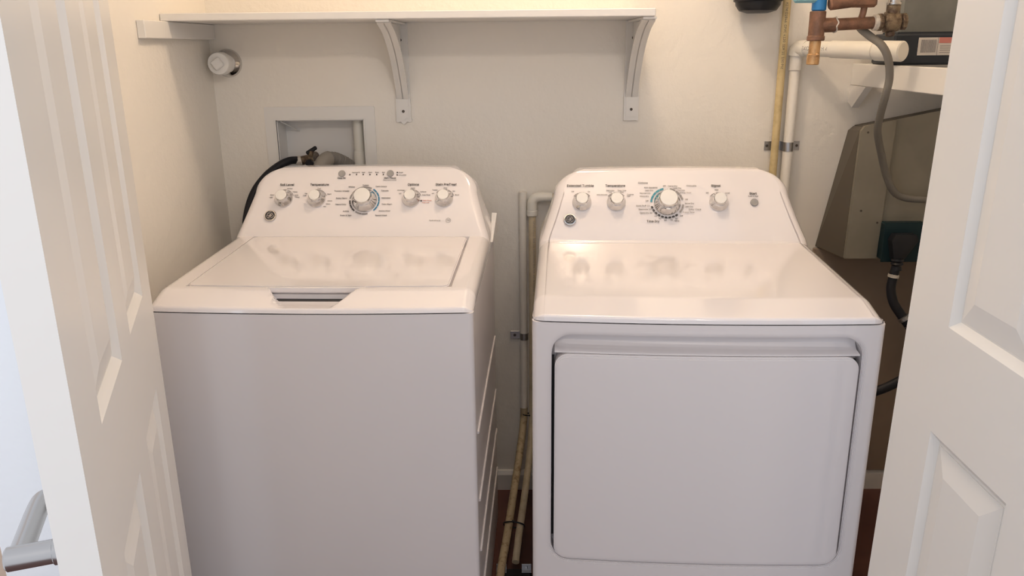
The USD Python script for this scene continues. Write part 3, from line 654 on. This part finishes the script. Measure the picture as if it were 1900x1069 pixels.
# white PVC drain pipe from the pump to the wall
pa, pb_ = np.array([.7825, -.0245, 1.4215]), np.array([.950, -.276, 1.4135])
dpv = (pb_ - pa) / np.linalg.norm(pb_ - pa)
PV = thing('drain_pipe', 'white plastic drain pipe running from the black pump box to the wall', 'pipe', pa)
obj('pipe', at(cyl(pa, pb_, .0205, 28), pa), 'pvc_white', PV)
obj('coupling', at(cyl(pb_ - dpv * .055, pb_ + dpv * .022, .0255, 28, .003), pa), 'pvc_white', PV)
obj('middle_sleeve', at(cyl(pa + dpv * .11, pa + dpv * .25, .0230, 28, .006), pa), 'pvc_white', PV)
obj('wall_elbow', at(tube(smooth_path([pa + dpv * .034, pa + dpv * .012, pa + dpv * .002 + np.array([0, 0, -.006]), pa + np.array([0, 0, -.020])], 5), .0222, 20), pa), 'pvc_white', PV)
pt = text('EXCEL SCH 40 PVC', .010, .0003, False, 'l')
Tp = frame(pa, dpv, np.cross((dpv[1], -dpv[0], 0), dpv) * 1.0, (dpv[1], -dpv[0], 0))
v = pt.vertices; ang = (v[:, 1] - .004) / .0205
vv = np.column_stack([v[:, 0] + .03, (.0206 + v[:, 2]) * np.sin(ang), (.0206 + v[:, 2]) * np.cos(ang)])
zax = np.array([dpv[1], -dpv[0], 0]); zax = zax / np.linalg.norm(zax)
if zax[1] > 0: zax = -zax
pt = put(trimesh.Trimesh(vv, pt.faces, process=False), frame((0, 0, 0), dpv, (0, 0, 1), zax))
obj('pipe_print', pt, 'print_grey', PV, smooth=False, kind='stuff')

# copper valve assembly
CY = -.40
oc = np.array([.70, CY, 1.44])
CP = thing('copper_valve', 'tarnished copper pipe tee with a valve in front of the side shelf', 'pipe', oc)
tee = cat(cyl((.702, CY, 1.443), (.702, CY, 1.507), .0185, 28, .0015), cyl((.702, CY, 1.475), (.748, CY, 1.476), .0165, 28, .0015), cyl((.702, CY, 1.440), (.702, CY, 1.452), .0205, 28, .002))
obj('tee', at(tee, oc), 'copper_old', CP)
obj('drop_pipe', at(cyl((.701, CY, 1.396), (.702, CY, 1.445), .0132, 24), oc), 'copper_new', CP, 'bright copper pipe stub pointing down')
obj('end_cap', at(cat(cyl((.700, CY, 1.385), (.7005, CY, 1.410), .0148, 24, .002), put(trimesh.creation.icosphere(2, .0050), trimesh.transformations.translation_matrix([.705, CY - .013, 1.408]))), oc), 'copper_new', CP)
obj('cross_pipe', at(cyl((.74, CY, 1.4765), (.850, CY, 1.4805), .0140, 24), oc), 'copper_old', CP)
sol = tube(smooth_path([(.745 + .002 * math.sin(5 * a), CY + .0172 * math.cos(a), 1.4763 + .0172 * math.sin(a)) for a in np.linspace(0, 2 * PI, 14)], 3), .0018, 6)
obj('solder_ring', at(sol, oc), 'solder', CP)
vb = cat(put(lathe([(0, 0), (.017, 0), (.0205, .004), (.0205, .010), (.015, .014), (.024, .020), (.026, .034), (.022, .050), (.015, .054), (.020, .058), (.020, .066), (0, .066)], 10), axis_frame((.842, CY, 1.4805), (1, 0, .02))), cyl((.878, CY, 1.485), (.878, CY, 1.520), .0155, 20, .002), cyl((.878, CY, 1.448), (.874, CY, 1.478), .011, 12, .003))
obj('valve_body', at(vb, oc), 'brass_dirty', CP)
obj('thread_seal', at(put(lathe([(.013, 0), (.0185, .002), (.0190, .010), (.0165, .015), (.013, .015)], 14), axis_frame((.833, CY, 1.480), (1, 0, .02))), oc), 'solder', CP, 'pale sealing compound on the valve thread')
obj('valve_stem', at(cat(cyl((.878, CY, 1.512), (.878, CY, 1.56), .0135, 20), cyl((.878, CY, 1.519), (.878, CY, 1.525), .0165, 20, .001)), oc), 'satin_nickel', CP)
obj('upper_line', at(cat(cyl((.722, CY - .01, 1.522), (.79, CY - .01, 1.530), .0145, 18, .004), box(.775, .832, CY - .022, CY + .006, 1.514, 1.56, .006), tube(smooth_path([(.808, CY - .004, 1.518), (.806, CY - .004, 1.500), (.804, CY, 1.488)], 5), .0075, 12)), oc), 'copper_old', CP)
obj('pipe_handle', at(cat(cyl((.703, CY, 1.507), (.703, CY, 1.56), .0165, 24, .003)), oc), 'blue_plastic', CP, 'bright blue plastic fitting on top of the tee')
obj('aqua_lever', at(box(.640, .715, CY - .013, CY + .003, 1.5255, 1.542, .005), oc), 'aqua_plastic', CP, 'pale aqua lever beside the blue fitting')
# grey cable
gc = smooth_path([(.806, CY + .024, 1.492), (.814, CY + .024, 1.470), (.832, CY + .006, 1.450), (.853, CY - .014, 1.430), (.871, CY - .018, 1.400), (.884, CY - .01, 1.355), (.884, CY, 1.31), (.895, -.36, 1.262), (.915, -.31, 1.215), (.960, -.245, 1.15), (.995, -.21, 1.09), (1.03, -.19, 1.04), (1.07, -.18, 1.018), (1.14, -.18, 1.012), (1.245, -.18, 1.01)], 8)
obj('grey_cable', tube(gc, .0072, 12, flat=1.35), 'cable_grey', None, 'flat grey cable looping down from the copper valve across the dark cupboard', 'cable')

# ================================================================ grey boarded panel, outlet and cord
PN = thing('wall_cupboard', 'dark grey-brown boxed cupboard of boards on the wall right of the dryer console', 'cupboard', (1.07, 0, 1.0))
on = (1.07, 0, 1.0)
def hull(p): return tri(Manifold.hull_points(np.array(p, float)))
YB, XR = -.13, 1.2485
XM_T, XM_B = 1.0375, 1.0275
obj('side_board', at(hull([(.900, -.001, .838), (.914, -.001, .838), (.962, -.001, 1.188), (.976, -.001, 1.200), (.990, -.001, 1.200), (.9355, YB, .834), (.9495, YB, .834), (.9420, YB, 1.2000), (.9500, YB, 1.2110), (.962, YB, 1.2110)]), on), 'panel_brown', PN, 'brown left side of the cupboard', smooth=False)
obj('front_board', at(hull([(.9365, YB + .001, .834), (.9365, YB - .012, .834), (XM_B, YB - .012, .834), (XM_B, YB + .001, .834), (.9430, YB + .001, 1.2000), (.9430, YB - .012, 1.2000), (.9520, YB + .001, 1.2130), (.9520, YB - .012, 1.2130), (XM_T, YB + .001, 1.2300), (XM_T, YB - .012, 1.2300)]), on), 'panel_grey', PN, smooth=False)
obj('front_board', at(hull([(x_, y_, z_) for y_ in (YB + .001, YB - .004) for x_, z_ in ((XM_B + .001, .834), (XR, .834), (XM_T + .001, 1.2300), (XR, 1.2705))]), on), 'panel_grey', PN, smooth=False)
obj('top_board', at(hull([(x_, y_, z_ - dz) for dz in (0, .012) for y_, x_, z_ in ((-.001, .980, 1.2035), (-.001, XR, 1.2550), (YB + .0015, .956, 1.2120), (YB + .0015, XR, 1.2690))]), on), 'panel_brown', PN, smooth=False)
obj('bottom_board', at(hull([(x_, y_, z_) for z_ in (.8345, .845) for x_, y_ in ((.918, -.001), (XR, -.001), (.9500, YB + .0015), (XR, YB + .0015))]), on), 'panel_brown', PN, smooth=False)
for x_, z_ in ((.962, 1.196), (.968, .975), (1.018, .940)): obj('nail', at(put(lathe([(0, -.001), (.003, -.001), (.003, .0008), (0, .001)], 10), axis_frame((x_, YB - .012, z_), (0, -1, 0))), on), 'screw_dark', PN)
OB = thing('power_outlet', 'black square power outlet on the dark cupboard with the dryer plug in it', 'outlet', (1.09, -.136, .89))
oo = (1.09, -.136, .89)
obj('outlet_box', at(box(1.0300, 1.146, -.172, -.1350, .8350, .944, .004), oo), 'teal_black', OB)
obj('cover_plate', at(box(1.0265, 1.149, -.176, -.1715, .8320, .947, .002), oo), 'teal_black', OB)
PC = thing('dryer_power_cable', 'thick black dryer power cord hanging from the outlet beside the dryer', 'cable', (1.06, -.18, .80))
op = (1.06, -.18, .80)
plug = Manifold.hull_points(np.array([(x, y, z) for x, z in ((1.046, .918), (1.104, .918), (1.112, .90), (1.078, .845), (1.050, .845), (1.038, .90)) for y in (-.1765, -.205)] + [(1.055, -.214, .90), (1.09, -.214, .90), (1.060, -.212, .855), (1.072, -.212, .855)]))
obj('plug', at(plug, op), 'black_plastic', PC)
obj('strain_relief', at(put(lathe([(0, 0), (.017, 0), (.018, .006), (.013, .010), (.017, .016), (.012, .022), (.0145, .034), (0, .034)], 18), axis_frame((1.064, -.196, .848), (0, -.05, -1))), op), 'black_plastic', PC)
cpath = smooth_path([(1.062, -.198, .825), (1.055, -.200, .785), (1.053, -.205, .755), (1.062, -.212, .720), (1.085, -.220, .685), (1.115, -.235, .64), (1.125, -.26, .58), (1.10, -.285, .535), (1.055, -.29, .503), (1.00, -.285, .475), (.92, -.262, .44), (.84, -.225, .41), (.78, -.18, .39)], 8)
obj('cord', at(tube(cpath, .0105, 14, flat=1.25), op), 'rubber_black', PC)
obj('collar', at(put(lathe([(.0115, 0), (.0150, .001), (.0150, .009), (.0115, .010)], 16), axis_frame((1.0578, -.199, .802), (-.15, -.05, -1))), op), 'solder', PC, 'pale metal collar on the cord')
obj('cord_clip', at(cat(put(lathe([(.0115, 0), (.0165, .002), (.0165, .012), (.0115, .014)], 12), axis_frame((1.087, -.221, .683), (.6, -.25, -.8))), box(1.094, 1.104, -.236, -.222, .650, .668, .003)), op), 'zinc', PC, 'small metal clip on the cord', kind=None)

obj('shade_board', box(.893, 1.2485, -.0165, -.0008, .073, .833, .002), 'shade_brown', None, 'added brown board standing in for shade on the wall below the dark cupboard, right of the dryer', 'board')  # added sheet over the back wall; its dark colour stands in for shade
# ================================================================ pipes between the machines
oE = np.array([.027, -.03, .6])
E1 = thing('elbow_pipe', 'yellowed pipe with an elbow between the washer and the dryer', 'pipe', oE)
vx, vy = .0300, -.030
pp = smooth_path([(vx, vy, .96), (vx, vy, .70), (vx, vy, .45), (vx - .001, vy - .003, .33), (.0265, -.055, .25), (.017, -.140, .185), (.001, -.26, .120), (-.015, -.37, .068), (-.025, -.455, .032)], 8)
obj('pipe', at(tube(pp, .0108, 18), oE), 'cpvc_cream', E1)
obj('elbow', at(cat(tube(smooth_path([(vx, vy, .945), (vx, vy, .982), (vx + .006, vy, .995), (vx + .020, vy, 1.001), (vx + .060, vy, 1.001)], 5), .0150, 20), cyl((vx, vy, .945), (vx, vy, .962), .0165, 20, .002)), oE), 'pvc_white', E1, 'pale elbow at the top of the pipe')
obj('side_run', at(cyl((vx + .05, vy, 1.001), (.30, vy, 1.001), .0108, 18), oE), 'cpvc_cream', E1)
pt = text('CPVC 4120  SDR 11  DRINKING WATER  ASTM D2846', .0062, .0003, False, 'l')
obj('pipe_print', at(wrap_text(pt, vx, vy, .930, .0108, -1, -PI / 2 + .25), oE), 'print_grey', E1, smooth=False, kind='stuff')
oF = np.array([.004, -.02, .6])
F1 = thing('grimy_pipe', 'painted grimy pipe running down the wall and forward over the floor', 'pipe', oF)
pq = smooth_path([(.002, -.014, 1.015), (.002, -.014, .70), (.002, -.014, .33), (-.001, -.032, .252), (-.013, -.11, .190), (-.033, -.25, .120), (-.051, -.38, .064), (-.063, -.47, .0385), (-.072, -.60, .0345)], 8)
obj('pipe', at(tube(pq[:18], .0118, 18), oF), 'wall_paint', F1)
obj('floor_run', at(tube(pq[17:], .0118, 18), oF), 'pvc_grimy', F1)
SC = thing('wall_strap', 'small metal strap on the pipe low between washer and dryer', 'pipe strap', (-.01, -.004, .553))
obj('strap', at(cat(box(-.040, -.009, -.004, -.0005, .540, .566, .0008), put(ring_arc(.0120, .0136, PI, 2 * PI, .022), frame((.004, -.014, .542), (1, 0, 0), (0, 1, 0), (0, 0, 1)))), (-.01, -.004, .553)), 'zinc', SC, smooth=30)
obj('screw', at(put(lathe([(0, -.001), (.0045, -.001), (.0045, .001), (0, .002)], 12), axis_frame((-.026, -.004, .553), (0, -1, 0))), (-.01, -.004, .553)), 'screw_dark', SC)
def tie(c, n, r, label, ex=1.0):
    T = axis_frame(c, n)
    ang = np.linspace(0, 2 * PI, 33)
    ring = tube(np.array([(ex * r * math.cos(a), r * math.sin(a), 0) for a in ang]), .0022, 6, False)
    o = obj('cable_tie', put(cat(ring, box(-.004, .004, r - .002, r + .007, -.003, .003, .001)), T), 'black_plastic', None, label, 'cable tie')
tie((.015, -.024, .285), (0, -.3, -1), .0165, 'black cable tie around the two pipes half way down the gap', 1.45)
tie((-.030, -.345, .082), (-.14, -.87, -.45), .0165, 'black cable tie around the pipes near the floor', 1.9)
FB = thing('floor_bracket', 'black floor bracket with two screwed metal tabs under the pipes', 'bracket', (-.03, -.47, .0))
of = (-.03, -.47, 0)
obj('black_block', at(box(-.080, .020, -.56, -.468, .0005, .022, .004), of), 'black_plastic', FB)
for xa, xb in ((-.079, -.050), (-.008, .020)):
    tb_ = obj('metal_tab', at(cat(box(xa, xb, -.470, -.466, .012, .036, .0006), box(xa, xb, -.49, -.466, .0218, .0245, .0006)), of), 'zinc', FB)
    obj('screw', at(put(lathe([(0, -.001), (.0035, -.001), (.0035, .001), (0, .002)], 12), axis_frame(((xa + xb) / 2, -.470, .027), (0, -1, 0))), of), 'chrome', tb_)
